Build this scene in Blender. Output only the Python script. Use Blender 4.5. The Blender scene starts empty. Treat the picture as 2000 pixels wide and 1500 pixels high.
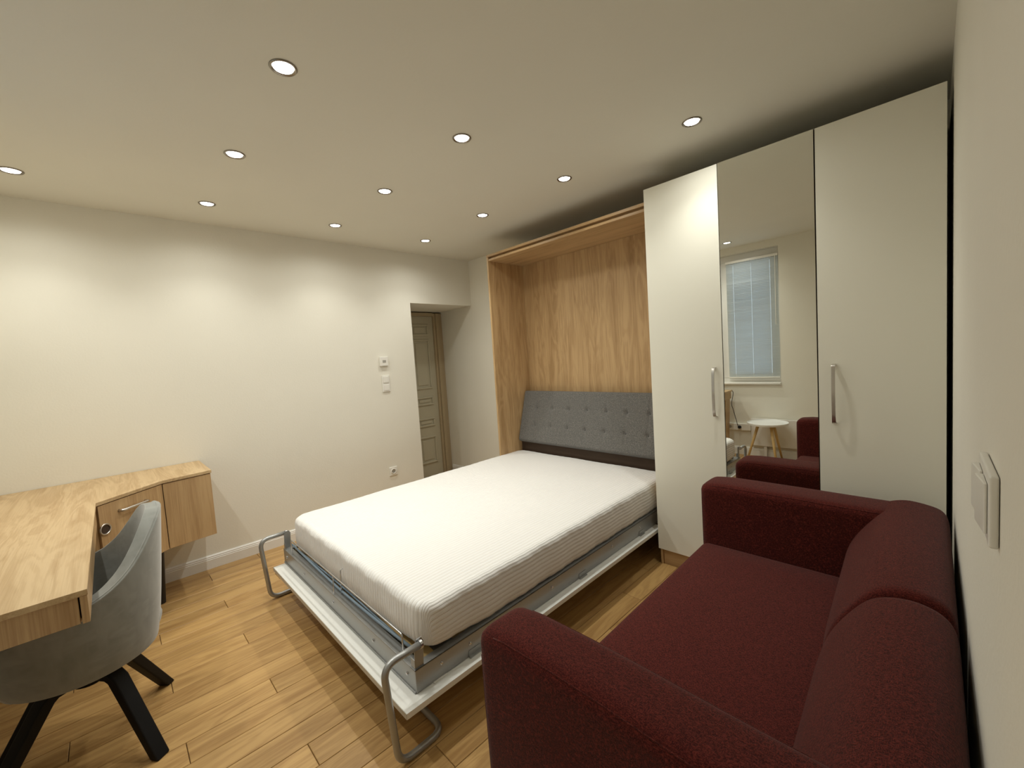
import bpy, bmesh, math, random
from mathutils import Vector, Matrix
random.seed(7)
SC = bpy.context.scene
COL = SC.collection
PI = math.pi

# ------------------------------------------------------------------ camera, world, exposure, lamps
F_PX, YAW, PITCH, ROLL = 817.43, 0.8032, -0.0649, -0.0651
CAM = Vector((3.7418, -2.4722, 1.4009))
fwd = Vector((-math.sin(YAW) * math.cos(PITCH), math.cos(YAW) * math.cos(PITCH), math.sin(PITCH)))
rt = Vector((math.cos(YAW), math.sin(YAW), 0))
up = rt.cross(fwd)
r2 = rt * math.cos(ROLL) + up * math.sin(ROLL)
u2 = up * math.cos(ROLL) - rt * math.sin(ROLL)
cd = bpy.data.cameras.new('camera')
cd.sensor_width = 36.0
cd.lens = F_PX / 2000 * 36.0
cd.clip_start = 0.01
cam = bpy.data.objects.new('camera', cd)
m = Matrix((r2, u2, -fwd)).transposed().to_4x4()
m.translation = CAM
cam.matrix_world = m
COL.objects.link(cam)
SC.camera = cam
SC.view_settings.view_transform = 'Standard'
SC.view_settings.look = 'None'
SC.view_settings.gamma = 1.0
SC.view_settings.use_curve_mapping = False
SC.view_settings.exposure = 0.0
w = bpy.data.worlds.new('world')
SC.world = w
w.use_nodes = True
bgn = w.node_tree.nodes['Background']
bgn.inputs[0].default_value = (0.66, 0.80, 1.0, 1)
bgn.inputs[1].default_value = 1.7
LAMP_W = 17.5; SPILL_W = 5.2
LAMP_COL = (1.0, 1.0, 0.93)
H = 2.5058                                       # ceiling height
GX = [0.451, 1.257, 2.063, 2.869]                # downlight grid
GY = [-2.72, -1.905, -1.089, -0.273]

# ------------------------------------------------------------------ materials
def mat(name, col, rough=0.6, metal=0.0, spec=0.5):
    mt = bpy.data.materials.new(name); mt.use_nodes = True
    b = mt.node_tree.nodes['Principled BSDF']
    b.inputs['Base Color'].default_value = (*col, 1)
    b.inputs['Roughness'].default_value = rough
    b.inputs['Metallic'].default_value = metal
    b.inputs['Specular IOR Level'].default_value = spec
    return mt

def nd(mt, t, **kw):
    n = mt.node_tree.nodes.new(t)
    for k, v in kw.items():
        if k in n.inputs: n.inputs[k].default_value = v
        else: setattr(n, k, v)
    return n

def lk(mt, a, ao, b, bi):
    mt.node_tree.links.new(a.outputs[ao], b.inputs[bi])

def bump_noise(mt, scale, strength, dist=0.002, detail=4, mapscale=(1, 1, 1)):
    b = mt.node_tree.nodes['Principled BSDF']
    tc = nd(mt, 'ShaderNodeTexCoord'); mp = nd(mt, 'ShaderNodeMapping'); mp.inputs['Scale'].default_value = mapscale
    n = nd(mt, 'ShaderNodeTexNoise'); n.inputs['Scale'].default_value = scale; n.inputs['Detail'].default_value = detail
    bp = nd(mt, 'ShaderNodeBump'); bp.inputs['Strength'].default_value = strength; bp.inputs['Distance'].default_value = dist
    lk(mt, tc, 'Object', mp, 0); lk(mt, mp, 0, n, 0); lk(mt, n, 'Fac', bp, 'Height'); lk(mt, bp, 0, b, 'Normal')
    return tc, mp, n, bp

def paint(name, col, rough=0.85, s=90, st=0.25):
    mt = mat(name, col, rough, 0, 0.25)
    bump_noise(mt, s, st, 0.002)
    b = mt.node_tree.nodes['Principled BSDF']
    tc = nd(mt, 'ShaderNodeTexCoord'); n = nd(mt, 'ShaderNodeTexNoise'); n.inputs['Scale'].default_value = 2.2
    cr = nd(mt, 'ShaderNodeValToRGB')
    cr.color_ramp.elements[0].color = (*[c * 0.97 for c in col], 1); cr.color_ramp.elements[1].color = (*[min(1, c * 1.03) for c in col], 1)
    lk(mt, tc, 'Object', n, 0); lk(mt, n, 'Fac', cr, 0); lk(mt, cr, 0, b, 'Base Color')
    return mt

def wood(name, light, dark, axis='z', rough=0.42, fine=1.0, vary=False, figure=0.5, streak=0.75):
    """laminate oak: long figure and pores running along one axis"""
    mt = mat(name, light, rough, 0, 0.4)
    b = mt.node_tree.nodes['Principled BSDF']
    tc = nd(mt, 'ShaderNodeTexCoord')
    src = tc; so = 'Object'
    if vary:
        oi = nd(mt, 'ShaderNodeObjectInfo')
        mul = nd(mt, 'ShaderNodeMath', operation='MULTIPLY'); mul.inputs[1].default_value = 37.0
        lk(mt, oi, 'Random', mul, 0)
        cb = nd(mt, 'ShaderNodeCombineXYZ'); lk(mt, mul, 0, cb, 0); lk(mt, mul, 0, cb, 1)
        va = nd(mt, 'ShaderNodeVectorMath', operation='ADD'); lk(mt, tc, 'Object', va, 0); lk(mt, cb, 0, va, 1)
        src = va; so = 0
    def sc(a, c):
        return {'x': (a, c, c), 'y': (c, a, c), 'z': (c, c, a)}[axis]
    mp = nd(mt, 'ShaderNodeMapping'); mp.inputs['Scale'].default_value = sc(1.1, 9.0)
    lk(mt, src, so, mp, 0)
    n1 = nd(mt, 'ShaderNodeTexNoise'); n1.inputs['Scale'].default_value = 1.0; n1.inputs['Detail'].default_value = 5; n1.inputs['Distortion'].default_value = 0.9
    lk(mt, mp, 0, n1, 0)
    # cathedral rings
    ms = nd(mt, 'ShaderNodeMath', operation='MULTIPLY'); ms.inputs[1].default_value = 46.0
    lk(mt, n1, 'Fac', ms, 0)
    sn = nd(mt, 'ShaderNodeMath', operation='SINE'); lk(mt, ms, 0, sn, 0)
    mp2 = nd(mt, 'ShaderNodeMapping'); mp2.inputs['Scale'].default_value = sc(5.0 * fine, 240.0 * fine)
    lk(mt, src, so, mp2, 0)
    n2 = nd(mt, 'ShaderNodeTexNoise'); n2.inputs['Scale'].default_value = 1.0; n2.inputs['Detail'].default_value = 3
    lk(mt, mp2, 0, n2, 0)
    mp3 = nd(mt, 'ShaderNodeMapping'); mp3.inputs['Scale'].default_value = sc(0.8, 14.0)
    lk(mt, src, so, mp3, 0)
    n3 = nd(mt, 'ShaderNodeTexNoise'); n3.inputs['Scale'].default_value = 1.0; n3.inputs['Detail'].default_value = 2
    lk(mt, mp3, 0, n3, 0)
    a1 = nd(mt, 'ShaderNodeMath', operation='MULTIPLY_ADD'); a1.inputs[1].default_value = 0.10 * figure; a1.inputs[2].default_value = 0.0
    lk(mt, sn, 0, a1, 0)
    a2 = nd(mt, 'ShaderNodeMath', operation='MULTIPLY_ADD'); a2.inputs[1].default_value = streak
    lk(mt, n2, 'Fac', a2, 0); lk(mt, a1, 0, a2, 2)
    a3 = nd(mt, 'ShaderNodeMath', operation='MULTIPLY_ADD'); a3.inputs[1].default_value = 0.9
    lk(mt, n3, 'Fac', a3, 0); lk(mt, a2, 0, a3, 2)
    cr = nd(mt, 'ShaderNodeValToRGB')
    cr.color_ramp.elements[0].position = 0.55 + (streak - .75) * .5 + (.75 - streak) * .12; cr.color_ramp.elements[0].color = (*dark, 1)
    cr.color_ramp.elements[1].position = 1.02 + (streak - .75) * .5 - (.75 - streak) * .12; cr.color_ramp.elements[1].color = (*light, 1)
    lk(mt, a3, 0, cr, 0)
    last = cr; lo = 0
    if vary:
        hs = nd(mt, 'ShaderNodeHueSaturation'); lk(mt, cr, 0, hs, 'Color')
        mr = nd(mt, 'ShaderNodeMapRange'); mr.inputs['To Min'].default_value = 0.90; mr.inputs['To Max'].default_value = 1.10
        lk(mt, oi, 'Random', mr, 0); lk(mt, mr, 0, hs, 'Value')
        last = hs
    lk(mt, last, lo, b, 'Base Color')
    bp = nd(mt, 'ShaderNodeBump'); bp.inputs['Strength'].default_value = 0.12; bp.inputs['Distance'].default_value = 0.001
    lk(mt, n2, 'Fac', bp, 'Height'); lk(mt, bp, 0, b, 'Normal')
    return mt

def fabric(name, c1, c2, scale=700, rough=0.95, st=0.6, sheen=0.3, big=(1, 1, 1), lo=0.38, hi=0.66):
    mt = mat(name, c1, rough, 0, 0.08)
    b = mt.node_tree.nodes['Principled BSDF']
    b.inputs['Sheen Weight'].default_value = sheen
    b.inputs['Sheen Roughness'].default_value = 0.5
    tc = nd(mt, 'ShaderNodeTexCoord')
    mpa = nd(mt, 'ShaderNodeMapping'); mpa.inputs['Scale'].default_value = (1, 0.28, 1)
    mpb = nd(mt, 'ShaderNodeMapping'); mpb.inputs['Scale'].default_value = (0.28, 1, 0.28)
    lk(mt, tc, 'Object', mpa, 0); lk(mt, tc, 'Object', mpb, 0)
    na = nd(mt, 'ShaderNodeTexNoise'); na.inputs['Scale'].default_value = scale; na.inputs['Detail'].default_value = 2
    nb = nd(mt, 'ShaderNodeTexNoise'); nb.inputs['Scale'].default_value = scale; nb.inputs['Detail'].default_value = 2
    lk(mt, mpa, 0, na, 0); lk(mt, mpb, 0, nb, 0)
    mx = nd(mt, 'ShaderNodeMath', operation='MAXIMUM'); lk(mt, na, 'Fac', mx, 0); lk(mt, nb, 'Fac', mx, 1)
    cr = nd(mt, 'ShaderNodeValToRGB')
    cr.color_ramp.elements[0].position = lo; cr.color_ramp.elements[0].color = (*c1, 1)
    cr.color_ramp.elements[1].position = hi; cr.color_ramp.elements[1].color = (*c2, 1)
    lk(mt, mx, 0, cr, 0); lk(mt, cr, 0, b, 'Base Color')
    bp = nd(mt, 'ShaderNodeBump'); bp.inputs['Strength'].default_value = st; bp.inputs['Distance'].default_value = 0.0015
    lk(mt, mx, 0, bp, 'Height'); lk(mt, bp, 0, b, 'Normal')
    return mt

WALL = paint('wall_paint', (0.83, 0.80, 0.705))
CEIL = paint('ceiling_paint', (0.75, 0.72, 0.625), s=60)
TRIM = mat('trim_white', (0.83, 0.81, 0.76), 0.4)
DOORP = paint('dimmed_door_paint', (0.52, 0.48, 0.36), 0.5, 30, 0.2)  # cream door, colour lowered to stand for the weak light in the niche
CASE = paint('casing_paint', (0.45, 0.36, 0.23), 0.55, 25, 0.4)
LACQ = mat('white_lacquer', (0.88, 0.86, 0.75), 0.38)
bump_noise(LACQ, 260, 0.10, 0.001)
OAKZ = wood('oak_vertical', (0.56, 0.375, 0.19), (0.37, 0.225, 0.10), 'z', figure=0.9, streak=0.6)
OAKX = wood('oak_lengthwise', (0.56, 0.375, 0.19), (0.37, 0.225, 0.10), 'x')
DESKW = wood('oak_desk', (0.60, 0.43, 0.235), (0.44, 0.285, 0.135), 'x', 0.38, figure=1.1, streak=0.5)
DESKZ = wood('oak_desk_front', (0.56, 0.375, 0.19), (0.39, 0.235, 0.105), 'z', 0.42)
FLOORW = wood('floor_laminate', (0.54, 0.335, 0.13), (0.35, 0.195, 0.068), 'y', 0.36, vary=True, figure=0.9, streak=0.42)
GAP = mat('floor_gap', (0.10, 0.05, 0.02), 0.9)
MAROON = fabric('maroon_weave', (0.032, 0.0055, 0.0045), (0.165, 0.028, 0.020), 620, st=0.8, sheen=0.09, lo=0.45, hi=0.74)
GREYF = fabric('grey_tweed', (0.085, 0.085, 0.082), (0.25, 0.235, 0.215), 520, st=0.6, sheen=0.15, lo=0.42, hi=0.74)
VELV = fabric('grey_velvet', (0.215, 0.218, 0.195), (0.27, 0.272, 0.248), 30, 0.7, 0.04, sheen=0.6)
STEELG = mat('silver_paint', (0.38, 0.385, 0.38), 0.36, 0.6)
CHROME = mat('zinc_rod', (0.62, 0.63, 0.65), 0.25, 0.9)
NICKEL = mat('brushed_nickel', (0.60, 0.57, 0.53), 0.3, 1.0)
RIM = mat('dark_nickel', (0.30, 0.27, 0.23), 0.25, 1.0)
BLACK = mat('black_powder', (0.0045, 0.0045, 0.005), 0.55, 0, 0.25)
BLACKW = mat('black_wood', (0.010, 0.008, 0.008), 0.5)
PLAST = mat('white_plastic', (0.86, 0.84, 0.78), 0.3)
PLASTG = mat('plastic_recess', (0.40, 0.38, 0.34), 0.5)
BIRCH = mat('birch_slat', (0.66, 0.46, 0.20), 0.5)
STRAP = mat('blue_grey_strap', (0.20, 0.27, 0.34), 0.6)
BOARD = mat('board_white', (0.80, 0.80, 0.76), 0.4)
EDGE = mat('board_edge', (0.62, 0.58, 0.50), 0.5)
DARKW = mat('dark_backing', (0.055, 0.032, 0.018), 0.8)
MIRR = mat('mirror_glass', (0.86, 0.87, 0.82), 0.0, 1.0)
DARK = mat('black_slot', (0.01, 0.01, 0.01), 0.8)
def sheet():
    mt = mat('striped_satin_sheet', (0.88, 0.87, 0.84), 0.7, 0, 0.3)
    b = mt.node_tree.nodes['Principled BSDF']; b.inputs['Sheen Weight'].default_value = 0.2
    at = nd(mt, 'ShaderNodeAttribute'); at.attribute_name = 'stripe'
    ml = nd(mt, 'ShaderNodeMath', operation='MULTIPLY'); ml.inputs[1].default_value = 2 * PI / 0.0205
    sn = nd(mt, 'ShaderNodeMath', operation='SINE')
    mr = nd(mt, 'ShaderNodeMapRange'); mr.inputs['From Min'].default_value = -0.35; mr.inputs['From Max'].default_value = 0.35
    lk(mt, at, 'Fac', ml, 0); lk(mt, ml, 0, sn, 0); lk(mt, sn, 0, mr, 0)
    mc = nd(mt, 'ShaderNodeMix', data_type='RGBA')
    mc.inputs['A'].default_value = (0.90, 0.89, 0.87, 1); mc.inputs['B'].default_value = (0.83, 0.81, 0.775, 1)
    lk(mt, mr, 0, mc, 'Factor'); mt.node_tree.links.new(mc.outputs['Result'], b.inputs['Base Color'])
    rr = nd(mt, 'ShaderNodeMapRange'); rr.inputs['To Min'].default_value = 0.45; rr.inputs['To Max'].default_value = 0.85
    lk(mt, mr, 0, rr, 0); lk(mt, rr, 0, b, 'Roughness')
    tc = nd(mt, 'ShaderNodeTexCoord'); n = nd(mt, 'ShaderNodeTexNoise'); n.inputs['Scale'].default_value = 5; n.inputs['Detail'].default_value = 4
    lk(mt, tc, 'Object', n, 0)
    bp = nd(mt, 'ShaderNodeBump'); bp.inputs['Strength'].default_value = 0.25; bp.inputs['Distance'].default_value = 0.02
    lk(mt, n, 'Fac', bp, 'Height')
    bp2 = nd(mt, 'ShaderNodeBump'); bp2.inputs['Strength'].default_value = 0.6; bp2.inputs['Distance'].default_value = 0.003
    lk(mt, mr, 0, bp2, 'Height'); lk(mt, bp, 0, bp2, 'Normal'); lk(mt, bp2, 0, b, 'Normal')
    return mt
SHEET = sheet()
def emis(name, col, s):
    mt = bpy.data.materials.new(name); mt.use_nodes = True; nt = mt.node_tree; nt.nodes.clear()
    o = nt.nodes.new('ShaderNodeOutputMaterial'); e = nt.nodes.new('ShaderNodeEmission')
    e.inputs[0].default_value = (*col, 1); e.inputs[1].default_value = s; nt.links.new(e.outputs[0], o.inputs[0])
    return mt
LED = emis('led_lens', (1.0, 0.97, 0.90), 14.0)
def glassm():
    mt = mat('window_glass', (0.9, 0.95, 0.95), 0.0, 0, 0.5)
    b = mt.node_tree.nodes['Principled BSDF']; b.inputs['Transmission Weight'].default_value = 1.0; b.inputs['IOR'].default_value = 1.45
    return mt
GLASS = glassm()
def slatm():
    mt = bpy.data.materials.new('blind_slat'); mt.use_nodes = True; nt = mt.node_tree
    b = nt.nodes['Principled BSDF']; b.inputs['Base Color'].default_value = (0.76, 0.80, 0.80, 1); b.inputs['Roughness'].default_value = 0.5
    t = nt.nodes.new('ShaderNodeBsdfTranslucent'); t.inputs[0].default_value = (0.62, 0.70, 0.74, 1)
    mx = nt.nodes.new('ShaderNodeMixShader'); mx.inputs[0].default_value = 0.28
    o = nt.nodes['Material Output']
    nt.links.new(b.outputs[0], mx.inputs[1]); nt.links.new(t.outputs[0], mx.inputs[2]); nt.links.new(mx.outputs[0], o.inputs[0])
    return mt
SLAT = slatm()

# ------------------------------------------------------------------ helpers
def tag(o, label=None, cat=None, group=None, kind=None):
    if label: o['label'] = label
    if cat: o['category'] = cat
    if group: o['group'] = group
    if kind: o['kind'] = kind
    return o
def thing(name, label, cat, loc=(0, 0, 0), group=None):
    o = bpy.data.objects.new(name, None); o.location = loc; o.empty_display_size = 0.1
    COL.objects.link(o); return tag(o, label, cat, group)
def obj(name, bm, mt, parent=None, smooth=False, bevel=0, seg=2, label=None, kind=None, auto=None):
    me = bpy.data.meshes.new(name); bmesh.ops.recalc_face_normals(bm, faces=bm.faces) if len(bm.faces) else None
    bm.to_mesh(me); bm.free()
    for mm in (mt if isinstance(mt, (list, tuple)) else [mt]): me.materials.append(mm)
    if smooth:
        for p in me.polygons: p.use_smooth = True
    o = bpy.data.objects.new(name, me); COL.objects.link(o)
    if parent is not None:
        o.parent = parent
        # parents are unrotated: world coords minus parent chain location
        off = Vector((0, 0, 0)); p = parent
        while p is not None: off += p.location; p = p.parent
        o.location = -off
    if bevel:
        b = o.modifiers.new('bevel', 'BEVEL'); b.width = bevel; b.segments = seg; b.limit_method = 'ANGLE'; b.angle_limit = math.radians(40)
        for p in me.polygons: p.use_smooth = True
        wn = o.modifiers.new('wn', 'WEIGHTED_NORMAL'); wn.keep_sharp = False
    if label: o['label'] = label
    if kind: o['kind'] = kind
    return o
def struct(name, bm, mt, parent=None, **k):
    o = obj(name, bm, mt, parent, **k); o['kind'] = 'structure'; return o
def B(*boxes):
    bm = bmesh.new()
    for b in boxes: abox(bm, *b)
    return bm
def abox(bm, x0, x1, y0, y1, z0, z1, mi=0):
    v = [bm.verts.new(p) for p in [(x0, y0, z0), (x1, y0, z0), (x1, y1, z0), (x0, y1, z0), (x0, y0, z1), (x1, y0, z1), (x1, y1, z1), (x0, y1, z1)]]
    for f in [(0, 3, 2, 1), (4, 5, 6, 7), (0, 1, 5, 4), (1, 2, 6, 5), (2, 3, 7, 6), (3, 0, 4, 7)]:
        fc = bm.faces.new([v[i] for i in f]); fc.material_index = mi
    return v
def prism(bm, pts, z0, z1):
    """vertical prism over a plan polygon"""
    a = [bm.verts.new((x, y, z0)) for x, y in pts]; b = [bm.verts.new((x, y, z1)) for x, y in pts]
    n = len(pts)
    bm.faces.new(a[::-1]); bm.faces.new(b)
    for i in range(n): bm.faces.new((a[i], a[(i + 1) % n], b[(i + 1) % n], b[i]))
def extrude_poly(bm, pts, vec):
    """3D polygon extruded by vec"""
    a = [bm.verts.new(p) for p in pts]; b = [bm.verts.new(Vector(p) + Vector(vec)) for p in pts]
    n = len(pts)
    bm.faces.new(a[::-1]); bm.faces.new(b)
    for i in range(n): bm.faces.new((a[i], a[(i + 1) % n], b[(i + 1) % n], b[i]))
def fillet(pts, r, n=6):
    P = [Vector(p) for p in pts]; out = [P[0]]
    for i in range(1, len(P) - 1):
        a, b, c = P[i - 1], P[i], P[i + 1]
        rr = min(r, (a - b).length * 0.49, (c - b).length * 0.49)
        p0 = b + (a - b).normalized() * rr; p2 = b + (c - b).normalized() * rr
        for k in range(n + 1):
            t = k / n; out.append(p0 * (1 - t) ** 2 + b * 2 * t * (1 - t) + p2 * t * t)
    out.append(P[-1]); return out
def tube(bm, pts, r, n=10, closed=False, r_end=None):
    P = [Vector(p) for p in pts]; rings = []; N = len(P)
    t0 = (P[1] - P[0]).normalized(); ref = Vector((0, 0, 1)) if abs(t0.z) < 0.9 else Vector((1, 0, 0))
    u = t0.cross(ref).normalized()
    for i in range(N):
        if closed: t = (P[(i + 1) % N] - P[i - 1]).normalized()
        else: t = (P[min(i + 1, N - 1)] - P[max(i - 1, 0)]).normalized()
        u = (u - t * u.dot(t)).normalized(); v = t.cross(u)
        rad = r if r_end is None else r + (r_end - r) * i / (N - 1)
        rings.append([bm.verts.new(P[i] + (u * math.cos(2 * PI * k / n) + v * math.sin(2 * PI * k / n)) * rad) for k in range(n)])
    for i in range(N - 1 + (1 if closed else 0)):
        a, b = rings[i], rings[(i + 1) % N]
        for k in range(n): bm.faces.new((a[k], a[(k + 1) % n], b[(k + 1) % n], b[k]))
    if not closed:
        bm.faces.new(rings[0][::-1]); bm.faces.new(rings[-1])
def lathe(bm, prof, c, n=32, axis='z'):
    rings = []
    for r, h in prof:
        ring = []
        for k in range(n):
            a = 2 * PI * k / n; d = (r * math.cos(a), r * math.sin(a))
            if axis == 'z': p = (c[0] + d[0], c[1] + d[1], c[2] + h)
            elif axis == 'x': p = (c[0] + h, c[1] + d[0], c[2] + d[1])
            else: p = (c[0] + d[0], c[1] + h, c[2] + d[1])
            ring.append(bm.verts.new(p))
        rings.append(ring)
    for a, b in zip(rings, rings[1:]):
        for k in range(n): bm.faces.new((a[k], a[(k + 1) % n], b[(k + 1) % n], b[k]))
    return rings
def disc(bm, c, r, n=32, axis='z', t=0.004):
    lathe_solid(bm, [(r, 0), (r, t)], c, n, axis)
def lathe_solid(bm, prof, c, n=32, axis='z'):
    rg = lathe(bm, prof, c, n, axis); bm.faces.new(rg[0][::-1]); bm.faces.new(rg[-1])
def rbox(name, x0, x1, y0, y1, z0, z1, r, mt, parent, seg=5, deform=None, cuts=10, label=None):
    """soft upholstered block: rounded box, finely cut so that deform() can puff it"""
    bm = bmesh.new(); abox(bm, x0, x1, y0, y1, z0, z1)
    bmesh.ops.bevel(bm, geom=bm.edges[:], offset=r, segments=seg, profile=0.5, affect='EDGES')
    if deform:
        for ax in range(3):
            lo, hi = [(x0, x1), (y0, y1), (z0, z1)][ax]
            cN = max(2, int((hi - lo) / 0.05))
            for k in range(1, cN):
                co = Vector((0, 0, 0)); co[ax] = lo + (hi - lo) * k / cN
                no = Vector((0, 0, 0)); no[ax] = 1
                bmesh.ops.bisect_plane(bm, geom=bm.verts[:] + bm.edges[:] + bm.faces[:], plane_co=co, plane_no=no)
        for v in bm.verts: v.co = deform(v.co.copy())
    return obj(name, bm, mt, parent, smooth=True, label=label)
def sstep(a, b, x):
    t = max(0, min(1, (x - a) / (b - a))); return t * t * (3 - 2 * t)

# ------------------------------------------------------------------ room shell
Y1 = 0.5765          # far wall
YB = -3.06           # window wall behind the camera
NY = -0.212; NZ = 2.007; ND = -0.64      # doorway niche in the left wall
def wr(y): return 3.768 - 0.015 * y      # right wall (slightly out of square)
T = 0.12
# floor: dark base with real planks
fl = struct('floor', B((ND - T, 3.95, YB - 0.3, Y1 + T, -0.06, -0.008)), GAP)
PW, PL = 0.1225, 1.285
i0 = int(math.floor((ND - 0.607) / PW)); i1 = int(math.ceil((3.85 - 0.607) / PW))
def plank_mesh(wd, ln, first={}):
    key = (round(wd, 3), round(ln, 3))
    if key in first: return first[key]
    bm = bmesh.new(); g = 0.0010
    c = 0.0016
    lo = [bm.verts.new(p) for p in [(g, g, -0.008), (wd - g, g, -0.008), (wd - g, ln - g, -0.008), (g, ln - g, -0.008)]]
    mi = [bm.verts.new(p) for p in [(g, g, -c), (wd - g, g, -c), (wd - g, ln - g, -c), (g, ln - g, -c)]]
    tp = [bm.verts.new(p) for p in [(g + c, g + c, 0), (wd - g - c, g + c, 0), (wd - g - c, ln - g - c, 0), (g + c, ln - g - c, 0)]]
    bm.faces.new(tp)
    for a, b in ((lo, mi), (mi, tp)):
        for k in range(4): bm.faces.new((a[k], a[(k + 1) % 4], b[(k + 1) % 4], b[k]))
    me = bpy.data.meshes.new('plank'); bm.to_mesh(me); bm.free(); me.materials.append(FLOORW)
    first[key] = me; return me
for i in range(i0, i1):
    xa = 0.607 + i * PW; xb = xa + PW
    if xb < ND: continue
    ylo, yhi = (NY + 0.0, Y1) if xb <= 0.05 else (YB, Y1)
    if xb <= 0.05: ylo = NY
    xa_ = max(xa, ND); xb_ = min(xb, wr(YB) + 0.01)
    if xb_ - xa_ < 0.02: continue
    j = -2.07 - 0.32 * i
    ys = [j + k * PL for k in range(-40, 40)]
    ys = sorted([y for y in ys if ylo + 0.01 < y < yhi - 0.01] + [ylo, yhi])
    for a, b in zip(ys, ys[1:]):
        o = bpy.data.objects.new('plank', plank_mesh(xb_ - xa_, b - a)); o.location = (xa_, a, 0); o.parent = fl; COL.objects.link(o)
struct('ceiling', B((ND - T, 3.95, YB - 0.3, Y1 + T, H, H + T)), CEIL)
# left wall with the deep doorway niche
bm = B((-T, 0, YB, NY, 0, H), (-T, 0, NY, Y1, NZ, H), (ND - T, -T, NY - 0.1, NY, 0, NZ + 0.1), (ND - T, -T, NY, Y1, NZ, NZ + 0.1), (ND - T, ND - 0.06, NY, Y1, 0, NZ))
struct('wall_left', bm, WALL)
struct('wall_far', B((ND - T, 3.95, Y1, Y1 + T, 0, H)), WALL)
bm = bmesh.new(); prism(bm, [(wr(Y1), Y1), (wr(YB - .3), YB - .3), (wr(YB) + T, YB - .3), (wr(YB) + T, Y1)], 0, H)
struct('wall_right', bm, WALL)
# window wall
WX0, WX1, WZ0, WZ1 = 1.20, 2.483, 0.862, 2.43
struct('wall_back', B((-T, WX0, YB - 0.28, YB, 0, H), (WX1, 3.82, YB - 0.28, YB, 0, H), (WX0, WX1, YB - 0.28, YB, 0, WZ0), (WX0, WX1, YB - 0.28, YB, WZ1, H)), WALL)
# baseboards with a grooved top
def bb_profile():   # (offset from wall, z)
    return [(0, 0), (0.016, 0), (0.016, 0.066), (0.013, 0.069), (0.013, 0.073), (0.015, 0.075), (0.011, 0.081), (0.0105, 0.085), (0.012, 0.087), (0.007, 0.094), (0, 0.096)]
bm = bmesh.new(); extrude_poly(bm, [(d, YB, z) for d, z in bb_profile()], (0, NY - YB, 0))
struct('baseboard_left', bm, TRIM)
bm = bmesh.new(); extrude_poly(bm, [(0.02, YB + d, z) for d, z in bb_profile()], (3.72, 0, 0))
struct('baseboard_back', bm, TRIM)
bm = bmesh.new(); extrude_poly(bm, [(ND + 0.06, Y1 - d, z) for d, z in bb_profile()], (0.84 - ND - 0.06, 0, 0))
struct('baseboard_far', bm, TRIM)

# window (seen in the mirror): frame, two casements, sill
win = struct('window_1', B((WX0, WX1, YB - 0.14, YB - 0.09, WZ0 + 0.02, WZ0 + 0.075), (WX0, WX1, YB - 0.14, YB - 0.09, WZ1 - 0.075, WZ1),
                           (WX0, WX0 + 0.06, YB - 0.14, YB - 0.09, WZ0 + .075, WZ1 - .075), (WX1 - 0.05, WX1, YB - 0.14, YB - 0.09, WZ0 + .075, WZ1 - .075),
                           (1.82, 1.90, YB - 0.14, YB - 0.085, WZ0 + .075, WZ1 - .075)), TRIM, bevel=0.004)
obj('window_sill', B((WX0 - 0.0, WX1 + 0.0, YB - 0.13, YB + 0.03, WZ0, WZ0 + 0.022)), TRIM, win, bevel=0.004)
for xa, xb in ((WX0 + 0.06, 1.82), (1.90, WX1 - 0.05)):
    s = obj('casement', B((xa, xb, YB - .128, YB - .075, WZ0 + .075, WZ0 + .125), (xa, xb, YB - .128, YB - .075, WZ1 - .125, WZ1 - .075),
                          (xa, xa + .05, YB - .128, YB - .075, WZ0 + .125, WZ1 - .125), (xb - .05, xb, YB - .128, YB - .075, WZ0 + .125, WZ1 - .125)), TRIM, win, bevel=0.004)
    obj('pane', B((xa + .04, xb - .04, YB - .106, YB - .102, WZ0 + .12, WZ1 - .12)), GLASS, s)
# blinds, one per casement
for n, (xa, xb) in enumerate(((1.245, 1.825), (1.915, 2.47))):
    bt = thing('venetian_blind', ['pale blue-grey slatted blind on the left window casement, cropped by the mirror edge', 'pale blue-grey slatted blind lowered over the window casement seen in the mirror'][n], 'blind', ((xa + xb) / 2, YB - 0.04, 0.96), 'blinds in the window behind the room')
    yb = YB - 0.045
    obj('head_rail', B((xa, xb, yb - .014, yb + .014, 2.325, 2.352)), PLAST, bt, bevel=.002)
    obj('bottom_rail', B((xa + .004, xb - .004, yb - .010, yb + .010, 0.935, 0.948)), PLAST, bt, bevel=.002)
    bm = bmesh.new(); zz = 0.958; k = 0
    while zz < 2.32:
        ang = math.radians(60 + random.uniform(-5, 5)); c, s_ = math.cos(ang) * .0115, math.sin(ang) * .0115
        cuts = [xa + .004] + [xa + (xb - xa) * q + e for q in (.15, .5, .85) for e in (-.0012, .0012)] + [xb - .004]   # cord slots
        for sa, sb in zip(cuts[::2], cuts[1::2]):
            v = [bm.verts.new(p) for p in [(sa, yb - c, zz - s_), (sb, yb - c, zz - s_), (sb, yb - .001, zz + .001), (sa, yb - .001, zz + .001), (sb, yb + c, zz + s_), (sa, yb + c, zz + s_)]]
            bm.faces.new((v[0], v[1], v[2], v[3])); bm.faces.new((v[3], v[2], v[4], v[5]))
        zz += 0.0185
    obj('slats', bm, SLAT, bt, kind='stuff')
    bm = bmesh.new()
    for q in (0.15, 0.5, 0.85): tube(bm, [(xa + (xb - xa) * q + .004, yb + .013, 0.95), (xa + (xb - xa) * q + .004, yb + .013, 2.33)], .0006, 5)
    obj('ladder_cord', bm, PLAST, bt)
    bm = bmesh.new(); tube(bm, [(xb - .03, yb + .022, 1.55), (xb - .025, yb + .022, 2.33)], .003, 6)
    obj('tilt_wand', bm, PLAST, bt)

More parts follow.
